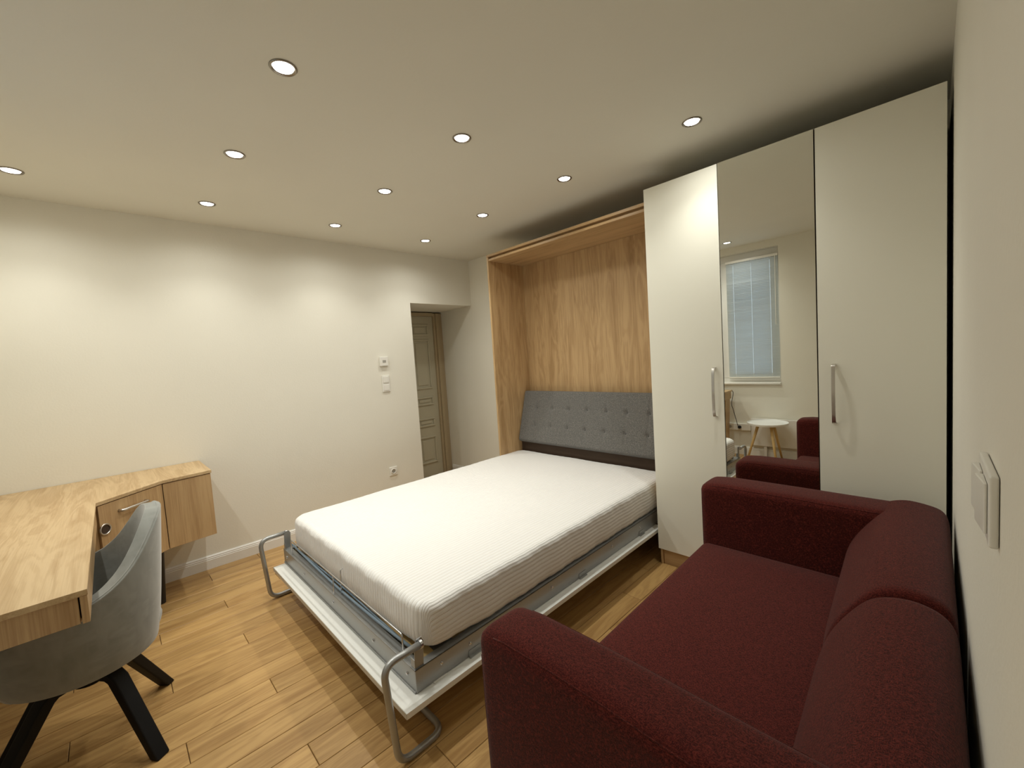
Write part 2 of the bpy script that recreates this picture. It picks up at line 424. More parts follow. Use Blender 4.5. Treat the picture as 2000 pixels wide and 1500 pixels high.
# panelled door at the end of the niche (behind the left wall)
DX = -0.62
dr = struct('door_1', B((DX - 0.045, DX - 0.012, NY + 0.01, 0.455, 0.01, 1.955)), DOORP)
def panel_frame(y0, y1, z0, z1):
    bm = bmesh.new(); t = .022
    abox(bm, DX - .014, DX + .002, y0, y1, z0, z0 + t); abox(bm, DX - .014, DX + .002, y0, y1, z1 - t, z1)
    abox(bm, DX - .014, DX + .002, y0, y0 + t, z0 + t, z1 - t); abox(bm, DX - .014, DX + .002, y1 - t, y1, z0 + t, z1 - t)
    return bm
for y0, y1 in ((NY + 0.07, 0.08), (0.14, 0.385)):
    for z0, z1 in ((1.08, 1.68), (0.88, 0.985), (0.62, 0.725), (0.17, 0.50), (1.72, 1.86)):
        obj('panel_moulding', panel_frame(y0, y1, z0, z1), DOORP, dr, bevel=.005)
        obj('door_panel', B((DX - .02, DX - .004, y0 + .05, y1 - .05, z0 + .045 if z1 - z0 > .2 else z0 + .035, z1 - .045 if z1 - z0 > .2 else z1 - .035)), DOORP, dr, bevel=.004)
bm = bmesh.new()
for yy0, yy1, dx in ((0.455, 0.485, .012), (0.485, 0.53, .03), (0.53, Y1 - .001, .018)):
    abox(bm, ND - .06, DX + dx, yy0, yy1, 0.0, 1.99)
abox(bm, ND - .06, DX + .024, NY, 0.455, 1.957, 1.995)
obj('door_frame', bm, CASE, dr, bevel=.004, label='beige door casing with worn mouldings')

# ------------------------------------------------------------------ recessed downlights
ROWN = {0: 'nearest the window wall', 1: 'second from the window wall', 2: 'third from the window wall', 3: 'nearest the far wall'}
LN = {0: 'row beside the doorway wall', 1: 'second row from the doorway wall', 2: 'third row from the doorway wall', 3: 'row over the sofa'}
ld = bpy.data.lights.new('lamp', 'SPOT'); ld.energy = LAMP_W; ld.color = LAMP_COL; ld.spot_size = math.radians(114); ld.spot_blend = 1.0; ld.shadow_soft_size = 0.026
ls = bpy.data.lights.new('lamp_spill', 'SPOT'); ls.energy = SPILL_W; ls.color = LAMP_COL; ls.spot_size = math.radians(166); ls.spot_blend = 0.7; ls.shadow_soft_size = 0.026
bm = bmesh.new()
lathe(bm, [(.0465, 0), (.0472, -.0015), (.0445, -.0048), (.0405, -.0052), (.0375, -.0020), (.0345, .0)], (0, 0, 0), 40)
ring_me = bpy.data.meshes.new('bezel'); bm.to_mesh(ring_me); bm.free(); ring_me.materials.append(RIM)
for p in ring_me.polygons: p.use_smooth = True
bm = bmesh.new(); lathe_solid(bm, [(.0345, -.0002), (.0335, -.0022), (.020, -.0036), (.006, -.0040)], (0, 0, 0), 32)
len_me = bpy.data.meshes.new('lens'); bm.to_mesh(len_me); bm.free(); len_me.materials.append(LED)
for p in len_me.polygons: p.use_smooth = True
for i, x in enumerate(GX):
    for j, y in enumerate(GY):
        if i == 3 and j != 3: continue        # the last row has only the one before the wardrobe
        t = thing('ceiling_spotlight', f'recessed ceiling spotlight, {LN[i]}, {ROWN[j]}', 'spotlight', (x, y, H), 'recessed ceiling spotlights')
        for nm, me in (('bezel', ring_me), ('lens', len_me)):
            o = bpy.data.objects.new(nm, me); o.parent = t; COL.objects.link(o)
        l = bpy.data.objects.new('lamp', ld); l.location = (0, 0, -0.036); l.parent = t; COL.objects.link(l)
        l = bpy.data.objects.new('lamp', ls); l.location = (0, 0, -0.036); l.parent = t; COL.objects.link(l)

# ------------------------------------------------------------------ wardrobe
XL, DW, ZB, ZT = 2.4505, 0.4337, 0.10, 2.37
wd = thing('wardrobe', 'tall white three-door wardrobe with a mirrored middle door behind the sofa', 'wardrobe', (XL + 1.5 * DW, 0.3, 0))
XR = XL + 3 * DW
obj('carcass', B((XL, XR - .002, 0.022, Y1 - .004, ZB, ZT)), LACQ, wd)
obj('plinth', B((XL + .028, XR - .01, 0.018, Y1 - .02, 0, ZB)), OAKX, wd, label='oak-coloured plinth')
obj('plinth_corner', B((XL + .012, XL + .027, 0.008, .05, 0, ZB)), OAKZ, wd)
g = .0015
for k in range(3):
    xa, xb = XL + k * DW + g, XL + (k + 1) * DW - g
    if k != 1:
        d = obj('door', B((xa, xb, 0, 0.02, ZB, ZT)), LACQ, wd, bevel=.0012)
    else:
        d = obj('door', B((xa + .001, xb - .001, 0.006, 0.02, ZB, ZT)), DARKW, wd, label='door faced with a full-height mirror')
        bm = abox_bm = bmesh.new(); v = abox(bm, xa + .002, xb - .002, 0, .004, ZB + .001, ZT - .001)
        for q in v:      # the mirror door hangs very slightly out of true
            q.co.y += ((q.co.x - 3.1) * math.sin(.006) + (q.co.z - 1.2) * math.sin(-.004))
        obj('mirror', bm, MIRR, d)
    if k != 1:
        hx = 2.8375 if k == 0 else 3.380
        path = [(-.001, 0), (-.022, .002), (-.030, .03), (-.034, .14), (-.030, .25), (-.022, .278), (-.001, .280)]
        bm = bmesh.new(); hw = .009; th = .005; z0 = .986
        sm = fillet([(0, a, z0 + b) for a, b in path], .02, 5)
        prev = None
        for q, p in enumerate(sm):
            tdir = (sm[min(q + 1, len(sm) - 1)] - sm[max(q - 1, 0)]).normalized(); nrm = Vector((0, tdir.z, -tdir.y))
            wv = hw * (1 - .15 * math.sin(PI * q / (len(sm) - 1)))
            ring = [bm.verts.new((hx + sx * wv, p.y + nrm.y * sy * th / 2, p.z + nrm.z * sy * th / 2)) for sx, sy in ((-1, -1), (1, -1), (1, 1), (-1, 1))]
            if prev:
                for e in range(4): bm.faces.new((prev[e], prev[(e + 1) % 4], ring[(e + 1) % 4], ring[e]))
            else: bm.faces.new(ring[::-1])
            prev = ring
        bm.faces.new(prev)
        obj('handle', bm, NICKEL, d, bevel=.0012)

# ------------------------------------------------------------------ wall bed cabinet
CX0, CX1, CY0, CZ = 0.843, 2.440, 0.105, 2.333
cb = thing('wall_bed_cabinet', 'tall open oak cabinet that houses the fold-down bed, left of the wardrobe', 'cabinet', ((CX0 + CX1) / 2, 0.35, 0))
obj('side_panel', B((CX0, CX0 + .019, CY0, Y1 - .004, 0, CZ - .02)), OAKZ, cb, bevel=.001)
obj('side_panel', B((CX1 - .019, CX1, CY0, Y1 - .004, 0, CZ - .02)), OAKZ, cb, bevel=.001)
obj('top_panel', B((CX0 + .0195, CX1 - .0195, CY0 + .004, Y1 - .004, CZ - .055, CZ - .037)), OAKX, cb, bevel=.001)
obj('top_board', B((CX0, CX1, CY0 - .002, Y1 - .004, CZ - .019, CZ)), OAKX, cb, bevel=.001)
obj('fascia', B((CX0 + .0195, CX1 - .0195, CY0 + .03, CY0 + .045, CZ - .0365, CZ - .0195)), OAKX, cb)
obj('back_panel', B((CX0 + .0195, CX1 - .0195, Y1 - .022, Y1 - .006, 0.56, CZ - .0555)), OAKZ, cb)
obj('lower_back', B((CX0 + .0195, CX1 - .0195, Y1 - .022, Y1 - .006, 0.02, 0.559)), DARKW, cb, label='dark lower back panel')
obj('cushion_gap_filler', B((CX0 + .0195, CX1 - .0195, .392, Y1 - .0225, 0.40, 0.572)), DARKW, cb, label='dark filler box in the gap behind the mattress')  # solid filler under the cushion; the open gap's darkness is put into its colour
# tufted grey cushion
cu = thing('headboard_cushion', 'grey tweed button-tufted cushion leaning at the head of the bed', 'cushion', (1.63, 0.44, 0.575))
def cushion():
    bm = bmesh.new(); W_, Ls, th = 1.53, .50, .05; nx, ny = 160, 52
    base = Vector((.866, .375, .575)); upv = Vector((0, .135, .475)).normalized(); nrm = Vector((0, -upv.z, upv.y))
    cols, rows = 8, 3
    g_ = []
    for i in range(nx + 1):
        r_ = []
        for j in range(ny + 1):
            u, v = i / nx, j / ny
            eu = min(u, 1 - u) * W_; ev = min(v, 1 - v) * Ls
            e = min(1, eu / .022) ; e2 = min(1, ev / .022)
            h = th * math.sqrt(max(0, 1 - (1 - e) ** 2)) * math.sqrt(max(0, 1 - (1 - e2) ** 2))
            a = u * cols; b = v * rows
            fa = abs(a - round(a)); fb = abs(b - round(b))
            dx, dy = fa / cols * W_, fb / rows * Ls
            if 0 < round(a) < cols: h -= .0045 * math.exp(-(dx / .006) ** 2) * (0.35 + .65 * (abs(v - .5) < .36))
            if 0 < round(b) < rows: h -= .003 * math.exp(-(dy / .006) ** 2)
            if 0 < round(a) < cols and 0 < round(b) < rows: h -= .014 * math.exp(-(dx * dx + dy * dy) / .02 ** 2)
            p = base + Vector((u * W_, 0, 0)) + upv * v * Ls + nrm * h
            r_.append(bm.verts.new(p))
        g_.append(r_)
    for i in range(nx):
        for j in range(ny): bm.faces.new((g_[i][j], g_[i + 1][j], g_[i + 1][j + 1], g_[i][j + 1]))
    edge = [g_[i][0] for i in range(nx + 1)] + [g_[nx][j] for j in range(1, ny + 1)] + [g_[i][ny] for i in range(nx - 1, -1, -1)] + [g_[0][j] for j in range(ny - 1, 0, -1)]
    bm.faces.new(edge)
    return bm
obj('cover', cushion(), GREYF, cu, smooth=True)
bm = bmesh.new()
for a in range(1, 8):
    for b in (1, 2):
        p = Vector((.866, .375, .575)) + Vector((a / 8 * 1.53, 0, 0)) + Vector((0, .135, .475)).normalized() * (b / 3 * .5) + Vector((0, -.962, .273)) * .034
        bmm = bmesh.new(); bmesh.ops.create_icosphere(bmm, subdivisions=1, radius=.006, matrix=Matrix.Translation(p))
        obj('button', bmm, GREYF, cu, smooth=True)
bm.free()

# ------------------------------------------------------------------ fold-down bed (front panel, frame, slats, mattress, foot bar)
bed = thing('fold_down_bed', 'lowered fold-down bed with silver metal frame on a white front panel', 'bed', (1.65, -0.85, 0))
SK = 0.018   # the bed hangs slightly skewed
def sk(bm):
    for v in bm.verts: v.co.x += -(v.co.y - 0.1) * SK
    return bm
def SB(*b): return sk(B(*b))
BX0, BX1 = 0.842, 2.432
obj('front_panel', SB((BX0, BX1, -1.842, 0.10, 0.186, 0.208)), BOARD, bed, bevel=.0012)
obj('panel_edging', SB((BX0 + .001, BX1 - .001, -1.8435, -1.8425, 0.1865, 0.2075)), EDGE, bed)
FX0, FX1, FY0, FY1 = .825, 2.385, -1.772, 0.36
# side rails and end rails: folded steel channels
def rail_y(x, inner):
    s = 1 if inner > 0 else -1
    return sk(B((min(x, x + s * .003), max(x, x + s * .003), FY0, FY1, .214, .296), (min(x, x + s * .038), max(x, x + s * .038), FY0, FY1, .293, .296), (min(x, x + s * .030), max(x, x + s * .030), FY0, FY1, .211, .214)))
obj('side_rail', rail_y(FX0, 1), STEELG, bed)
obj('side_rail', rail_y(FX1, -1), STEELG, bed)
obj('foot_rail', SB((FX0 + .004, FX1 - .004, FY0, FY0 + .003, .214, .292), (FX0 + .004, FX1 - .004, FY0, FY0 + .040, .2925, .2955), (FX0 + .004, FX1 - .004, FY0 - .006, FY0, .2115, .2145)), STEELG, bed, bevel=.0008)
obj('head_rail', SB((FX0 + .004, FX1 - .004, FY1 - .003, FY1, .214, .292), (FX0 + .004, FX1 - .004, FY1 - .040, FY1, .2925, .2955)), STEELG, bed)
obj('centre_rail', SB((1.59, 1.62, FY0 + .045, FY1 - .045, .24, .272)), STEELG, bed)
# bolts on the rails
for yy in (-1.66, -1.52, -1.0, -0.45, -.12):
    bm = bmesh.new(); lathe_solid(bm, [(.007, 0), (.007, .003), (.004, .005)], (FX1 + .0, yy, .262), 10, 'x'); obj('bolt', sk(bm), CHROME, bed)
for xx in (FX0 + .06, 1.2, 1.62, 2.05, FX1 - .06):
    bm = bmesh.new(); lathe_solid(bm, [(.004, -.005), (.007, -.003), (.007, 0)], (xx, FY0, .258), 10, 'y'); obj('bolt', sk(bm), CHROME, bed)
# brackets fixing the panel
for yy in (-1.50, -0.75, -0.1):
    obj('panel_clip', SB((FX1 - .01, FX1 + .012, yy - .03, yy + .03, .2085, .2135), (FX1 + .0005, FX1 + .003, yy - .03, yy + .03, .2135, .235)), STEELG, bed)
for xx in (FX0 + .25, FX1 - .25):
    obj('felt_pad', SB((FX1 - .02 if xx > 1.5 else FX0 + .01, FX1 + .008 if xx > 1.5 else FX0 + .05, FY0 + .07, FY0 + .13, .2085, .2105)), PLAST, bed)
# sprung slats across
for k in range(13):
    yy = FY0 + .085 + k * .158
    bm = bmesh.new()
    n = 12
    for half in ((FX0 + .01, 1.60), (1.61, FX1 - .01)):
        pts = [(half[0] + (half[1] - half[0]) * q / n, .2735 + .009 * math.sin(PI * q / n)) for q in range(n + 1)]
        top = [(x, yy - .03, z + .008) for x, z in pts]; bot = [(x, yy - .03, z) for x, z in pts][::-1]
        extrude_poly(bm, top + bot, (0, .06, 0))
    obj('slat', sk(bm), BIRCH, bed)
# feed-through straps near the foot rail
bm = bmesh.new()
tube(bm, fillet([(FX0 + .06, -1.735, .325), (1.3, -1.742, .318), (1.62, -1.738, .306), (2.0, -1.742, .318), (FX1 - .06, -1.735, .325)], .2, 5), .006, 8)
obj('elastic_strap', sk(bm), STRAP, bed, smooth=True)
bm = bmesh.new()
tube(bm, fillet([(FX0 + .05, -1.722, .300), (1.62, -1.715, .303), (FX1 - .05, -1.722, .300)], .2, 5), .0045, 8)
obj('elastic_strap', sk(bm), STRAP, bed, smooth=True)
# wire mattress stop
bm = bmesh.new()
tube(bm, fillet([(1.01 - .04, FY0 + .010, .2955), (1.01 - .04, FY0 + .008, .388), (2.29, FY0 + .008, .388), (2.29, FY0 + .010, .2955)], .012, 4), .0035, 8)
tube(bm, [(1.625, FY0 + .006, .27), (1.625, FY0 + .006, .388)], .003, 6)
tube(bm, fillet([(1.655, FY0 + .03, .2955), (1.655, FY0 + .035, .415), (1.655, FY0 + .045, .42)], .01, 3), .003, 6)
obj('wire_stop', sk(bm), CHROME, bed, smooth=True)
# fitted mattress
def mattress():
    bm = bmesh.new()
    mx0, mx1, my0, my1, z0, z1 = .850, 2.372, -1.716, .385, .2975, .492
    nx, ny = 110, 120
    lay = bm.verts.layers.float.new('stripe')
    R = .085
    def plan(s):   # rounded rectangle outline, s in 0..1 -> (x, y, nx, ny)
        w_, l_ = mx1 - mx0, my1 - my0
        segs = [('l', (mx0 + R, my0), (mx1 - R, my0), (0, -1)), ('c', (mx1 - R, my0 + R), -PI / 2), ('l', (mx1, my0 + R), (mx1, my1 - R), (1, 0)), ('c', (mx1 - R, my1 - R), 0), ('l', (mx1 - R, my1), (mx0 + R, my1), (0, 1)), ('c', (mx0 + R, my1 - R), PI / 2), ('l', (mx0, my1 - R), (mx0, my0 + R), (-1, 0)), ('c', (mx0 + R, my0 + R), PI)]
        L = [(math.dist(q[1], q[2]) if q[0] == 'l' else R * PI / 2) for q in segs]
        t = s * sum(L)
        for q, ln in zip(segs, L):
            if t <= ln + 1e-9:
                f = t / ln
                if q[0] == 'l': return (q[1][0] + (q[2][0] - q[1][0]) * f, q[1][1] + (q[2][1] - q[1][1]) * f, *q[3])
                a = q[2] + f * PI / 2
                return (q[1][0] + R * math.cos(a), q[1][1] + R * math.sin(a), math.cos(a), math.sin(a))
            t -= ln
        return (mx0 + R, my0, 0, -1)
    N = 420
    # section: from bottom edge up the side, round, onto the top; inset d and height z
    prof = [(-.035, z0 + .0), (-.006, z0 + .006), (.002, z0 + .02), (.006, z0 + .05), (.008, z0 + .09), (.006, z0 + .125)]
    r = .034
    for k in range(9):
        a = k / 8 * PI / 2; prof.append((.004 - r + r * math.cos(a), z1 - r + r * math.sin(a)))
    rings = []; arc = []
    ln = 0; prev = None
    for d, z in prof:
        if prev: ln += math.dist(prev, (d, z))
        prev = (d, z); arc.append(ln)
    tot = arc[-1]
    for (d, z), al in zip(prof, arc):
        ring = []
        for k in range(N):
            x, y, nx_, ny_ = plan(k / N)
            s_ = k / N * 37
            wob = .0022 * math.sin(s_ * 5.1) * (1 if z < z1 - .02 else .3) + .0015 * math.sin(s_ * 17 + z * 60)
            sag = 0.004 * math.sin(s_ * 2.3) if z > z1 - .03 else 0
            # lower edge kicks up towards the foot corner on the right side
            kick = .036 * sstep(-1.35, -1.70, y) * sstep(z0 + .08, z0, z) * sstep(1.9, 2.3, x) * 0.6
            v = bm.verts.new((x + nx_ * (d + wob), y + ny_ * (d + wob), z + sag * .3 + kick))
            side = sstep(.55, .85, abs(nx_))
            v[lay] = x + nx_ * d + math.copysign(1, nx_) * side * (tot - al)
            ring.append(v)
        rings.append(ring)
    for a, b in zip(rings, rings[1:]):
        for k in range(N): bm.faces.new((a[k], a[(k + 1) % N], b[(k + 1) % N], b[k]))
    # top as shrinking rings
    last = rings[-1]; cx, cy = (mx0 + mx1) / 2, (my0 + my1) / 2
    for q in range(1, 14):
        ring = []
        f = (1 - q / 14)
        for k in range(N):
            o = rings[-1][k].co
            x, y = cx + (o.x - cx) * (f if q else 1), cy + (o.y - cy) * f
            dd = min(mx1 - x, x - mx0, y - my0, my1 - y)
            z = z1 + .004 * (1 - math.exp(-dd / .15)) + .0012 * math.sin(x * 9 + y * 4) + .001 * math.sin(y * 13 - x * 5)
            v = bm.verts.new((x, y, z)); v[lay] = x; ring.append(v)
        for k in range(N): bm.faces.new((last[k], last[(k + 1) % N], ring[(k + 1) % N], ring[k]))
        last = ring
    c = bm.verts.new((cx, cy, z1 + .004)); c[lay] = cx
    for k in range(N): bm.faces.new((last[k], last[(k + 1) % N], c))
    bm.faces.new([v for v in rings[0]][::-1])
    return sk(bm)
mt_ = thing('mattress', 'thick mattress in a white satin-striped fitted sheet on the fold-down bed', 'mattress', (1.63, -.66, .31))
obj('fitted_sheet', mattress(), SHEET, mt_, smooth=True)
bm = bmesh.new()
for q in range(5):
    tube(bm, [(2.27 + .004 * q, -1.655 + .004 * q, .497), (2.285 + .003 * q, -1.662 + .005 * q, .4985 - .001 * q)], .0008, 5)
bm.free()
# corner brackets and the bent-tube foot bar
for x, s in ((FX0, 1), (FX1, -1)):
    bm = bmesh.new()
    ox = 0
    pts = [(x + s * .006, FY0 + .004, .297), (x + s * .006, FY0 + .040, .297), (x + s * .006, FY0 + .046, .385), (x + s * .006, FY0 + .038, .402), (x + s * .006, FY0 + .018, .402), (x + s * .006, FY0 + .008, .385)]
    if s == -1: pts = [(p[0] + .0, p[1], p[2]) for p in pts]
    extrude_poly(bm, pts, (s * .004, 0, 0)); abox(bm, min(x + s * .006, x + s * .034), max(x + s * .006, x + s * .034), FY0 + .0035, FY0 + .0055, .297, .33)
    obj('corner_bracket', sk(bm), STEELG, bed, bevel=.0006)
xl, xr = FX0 - .008, FX1 + .008
pts = [(xl, -1.745, .388), (xl, -1.895, .388), (xl, -1.865, .0135), (xl, -1.68, .0135), (xr, -1.68, .0135), (xr, -1.865, .0135), (xr, -1.895, .388), (xr, -1.745, .388)]
bm = bmesh.new(); tube(bm, fillet(pts, .055, 8), .0125, 14)
obj('foot_bar', sk(bm), STEELG, bed, smooth=True, label='bent grey steel tube foot bar')
for x in (xl, xr):
    bm = bmesh.new(); tube(bm, [(x, -1.752, .388), (x, -1.742, .388)], .0150, 12); obj('pivot_cap', sk(bm), CHROME, bed, smooth=False)

# ------------------------------------------------------------------ sofa
sf = thing('sofa', 'maroon fabric two-seat sofa with square arms along the right wall', 'sofa', (3.35, -1.0, 0))
SY0, SY1 = -1.838, -0.158     # outer faces of the arms
IA, IB = -1.672, -0.352       # inner faces
def xf(y): return 2.868 - (y + .16) * .025
def soft_arm(c):
    # front top corner rounds over, arm is a touch fuller in the middle
    return c
AZ = 0.700
def armdef(y0, y1):
    def d(c):
        fx = 2.872 if y1 > -1 else 2.888
        t = sstep(fx + .10, fx, c.x) * sstep(AZ - .12, AZ, c.z)
        c.z -= .010 * t
        mid = math.sin(PI * max(0, min(1, (c.y - y0) / (y1 - y0))))
        c.z += .006 * mid * sstep(AZ - .1, AZ, c.z)
        c.y += .003 * math.sin(c.x * 9 + c.z * 6)
        return c
    return d
rbox('arm', 2.872, 3.70, IB, SY1, .05, AZ, .032, MAROON, sf, deform=armdef(IB, SY1))
rbox('arm', 2.888, 3.74, SY0, IA, .05, AZ + .006, .032, MAROON, sf, deform=armdef(SY0, IA))
for (xa, ya, yb, zt_) in ((2.872, IB, SY1, AZ), (2.888, SY0, IA, AZ + .006)):
    df = armdef(ya, yb)
    for yy in (ya + .0095, yb - .0095):          # stitched seams along the arm edges
        for pts in ([(xa + .06 + k * .04, yy, zt_ - .0095) for k in range(17)], [(xa + .0095, yy, .07 + k * .04) for k in range(15)]):
            bm = bmesh.new(); tube(bm, [df(Vector(q)) for q in pts], .0018, 6)
            obj('seam', bm, MAROON, sf, smooth=True)
rbox('base', 2.925, 3.70, IA + .002, IB - .002, .05, .26, .012, MAROON, sf)
def seatdef(c):
    u = sstep(IA, IA + .14, c.y) * sstep(IB, IB - .14, c.y)
    if c.z > .36: c.z += .014 * u * sstep(2.88, 3.02, c.x)
    c.x += -(c.y + .35) * .018 * sstep(3.3, 2.9, c.x)
    return c
rbox('seat_cushion', 2.885, 3.56, IA + .003, IB - .003, .262, .405, .035, MAROON, sf, deform=seatdef)
# back: lofted profile along y with two puffed halves and a seam
def back_section(y, puff, zt, xb):
    f = 3.468 + .045 * (-y - .4) - puff * .014
    prof = [(f + .03, .30), (f + .005, .40), (f + .012 - puff * .012, .48), (f + .045 - puff * .016, .57), (f + .078 - puff * .010, .63), (f + .112, zt - .030), (f + .150, zt - .010), (f + .19, zt), (f + .225, zt - .003), (xb - .030, zt - .014), (xb - .010, zt - .034), (xb, zt - .075), (xb + .004, .55), (xb + .002, .30), (xb, .05), (f + .06, .05), (f + .04, .15)]
    return prof
def loft_back(name, y0, y1):
    bm = bmesh.new(); rings = []; n = 34
    for k in range(n + 1):
        t = k / n; e = min(t, 1 - t) * (y1 - y0)
        rd = math.sqrt(max(0, 1 - (1 - min(1, e / .014)) ** 2))
        puff = 0.75 + .25 * min(1, e / .12) ** .6
        y = y0 + (y1 - y0) * t
        zt = .706 + .010 * rd + .008 * puff
        xb = 3.752 + .006 - .012 * y - .012 * (1 - rd)
        ring = []
        for x, z in back_section(y, puff, zt, xb):
            cxm, czm = 3.64, .4
            s_ = .975 + .025 * rd
            ring.append(bm.verts.new((cxm + (x - cxm) * s_, y + .002 * math.sin(z * 20 + x * 9), czm + (z - czm) * (1 if z < .3 else s_))))
        rings.append(ring)
    for a, b in zip(rings, rings[1:]):
        m_ = len(a)
        for k in range(m_): bm.faces.new((a[k], a[(k + 1) % m_], b[(k + 1) % m_], b[k]))
    bm.faces.new(rings[0][::-1]); bm.faces.new(rings[-1])
    o = obj(name, bm, MAROON, sf, smooth=True)
    s = o.modifiers.new('sub', 'SUBSURF'); s.levels = 1; s.render_levels = 2
    return o
loft_back('back_cushion', -1.038, SY1 - .012)
loft_back('back_cushion', SY0 + .012, -1.037)
for x, y in ((2.95, -.25), (3.66, -.25), (2.98, -1.75), (3.66, -1.75)):
    bm = bmesh.new(); lathe_solid(bm, [(.018, 0), (.024, .05)], (x, y, 0), 16)
    obj('leg', bm, BLACKW, sf, smooth=False)

# ------------------------------------------------------------------ desk
dk = thing('corner_desk', 'L-shaped oak desk with a low cabinet end against the left wall', 'desk', (0.9, -2.6, 0))
TOP = [(0.004, -2.045), (.470, -2.042), (.513, -2.290), (.772, -2.566), (1.990, -2.568), (1.990, -2.960), (0.004, -3.035)]
bm = bmesh.new(); prism(bm, TOP, .785, .803)
obj('desktop', bm, DESKW, dk, bevel=.0012)
# apron under the peninsula
bm = B((.80, 1.988, -2.586, -2.570, .703, .7845)); obj('front_apron', bm, DESKZ, dk, bevel=.001)
bm = B((1.966, 1.982, -2.945, -2.590, .703, .7845)); obj('end_apron', bm, DESKZ, dk, bevel=.001)
bm = B((.80, 1.962, -2.958, -2.946, .703, .7845)); obj('rear_apron', bm, DESKZ, dk)
obj('desk_underside', B((.80, 1.962, -2.944, -2.588, .700, .712)), DESKZ, dk)
bm = bmesh.new(); extrude_poly(bm, [(1.945, -2.80, .699), (1.945, -2.957, .699), (1.945, -2.86, .0), (1.945, -2.80, .0)], (.018, 0, 0))
obj('leg_panel', bm, DESKZ, dk, bevel=.001, label='tapered oak leg panel')
# low cabinet end: plan follows the faceted front
def seg_panel(name, a, b, z0, z1, th, mt, parent, inset=0.0, **k):
    a = Vector((*a, 0)); b = Vector((*b, 0)); d = (b - a).normalized(); n = Vector((-d.y, d.x, 0))
    if n.x < 0: n = -n
    p = [a + n * inset, b + n * inset, b + n * (inset - th), a + n * (inset - th)]
    bm = bmesh.new(); prism(bm, [(q.x, q.y) for q in p], z0, z1); return obj(name, bm, mt, parent, **k)
C0, C1, C2 = (.466, -2.048), (.509, -2.291), (.764, -2.562)
obj('side_panel', B((.006, .452, -2.062, -2.047, .390, .7845)), DESKZ, dk, bevel=.001)
d1 = seg_panel('cabinet_door', C0, (.508, -2.2885), .386, .781, .016, DESKZ, dk, bevel=.001)
d2 = seg_panel('flap_door', (.5105, -2.2925), C2, .386, .781, .016, DESKZ, dk, bevel=.001)
bm = bmesh.new(); prism(bm, [(.006, -2.064), (.448, -2.064), (.488, -2.295), (.745, -2.57), (.745, -2.9), (.006, -2.9)], .387, .403)
obj('bottom_panel', bm, DESKZ, dk)
obj('inner_side', B((.745, .76, -2.90, -2.572, .387, .7845)), DESKZ, dk)
# flap handle and grommet
dv = (Vector((*C2, 0)) - Vector((.5105, -2.2925, 0))); dl = dv.length; dv.normalize(); nv = Vector((-dv.y, dv.x, 0)); nv = nv if nv.x > 0 else -nv
def on_flap(s, z, o): return Vector((.5105, -2.2925, 0)) + dv * s + nv * o + Vector((0, 0, z))
bm = bmesh.new()
tube(bm, fillet([on_flap(.115, .722, .0), on_flap(.115, .722, .022), on_flap(.265, .722, .022), on_flap(.265, .722, .0)], .012, 4), .0085, 10)
obj('handle', bm, NICKEL, d2, smooth=True)
bm = bmesh.new(); cc = on_flap(.348, .655, .001)
ring_pts = [cc + dv * (.026 * math.cos(a)) + Vector((0, 0, .026 * math.sin(a))) + nv * .002 for a in [2 * PI * k / 28 for k in range(28)]]
tube(bm, ring_pts, .004, 8, closed=True); obj('grommet_ring', bm, NICKEL, d2, smooth=True)
bm = bmesh.new(); f = [bm.verts.new(p - nv * .0015) for p in ring_pts]; f2 = [bm.verts.new(p - nv * .0028) for p in ring_pts]
bm.faces.new(f); bm.faces.new(f2[::-1])
for k in range(28): bm.faces.new((f[k], f[(k + 1) % 28], f2[(k + 1) % 28], f2[k]))
obj('grommet_hole', bm, DARKW, d2)
for (xa, ya, xb_, yb_) in ((.312, -2.335, .316, -2.352), (.12, -2.55, .10, -2.56), (.12, -2.80, .10, -2.84), (.62, -2.74, .65, -2.80)):
    bm = bmesh.new(); tube(bm, [(xa, ya, .386), (xb_, yb_, 0.0)], .031, 16, r_end=.024)
    obj('leg', bm, BLACKW, dk, smooth=False, label='black tapered leg')

# ------------------------------------------------------------------ chair
CC = Vector((1.47, -2.62, 0))
ch = thing('desk_chair', 'grey velvet bucket chair on black splayed legs, pushed under the desk', 'chair', CC)
def interp(tab, a):
    a = abs(a)
    for (a0, v0), (a1, v1) in zip(tab, tab[1:]):
        if a <= a1:
            t = (a - a0) / (a1 - a0); t = t * t * (3 - 2 * t) if False else t
            return v0 + (v1 - v0) * t
    return tab[-1][1]
HT = [(0, .890), (15, .888), (28, .872), (40, .830), (52, .765), (64, .710), (80, .668), (100, .640), (118, .610), (135, .560), (150, .505), (165, .478), (180, .472)]
RT = [(0, .262), (15, .266), (28, .276), (40, .284), (52, .290), (64, .296), (80, .302), (100, .305), (118, .302), (135, .298), (150, .288), (165, .275), (180, .270)]
def smooth_tab(tab, a):
    return sum(interp(tab, abs(a + d) if abs(a + d) <= 180 else 360 - abs(a + d)) for d in (-9, -6, -3, 0, 3, 6, 9)) / 7
def rimpt(a, extra=0.0):
    R = smooth_tab(RT, a); h = smooth_tab(HT, a); r = math.radians(a)
    return CC + Vector((math.sin(r) * (R + extra), math.cos(r) * (R + extra), h))
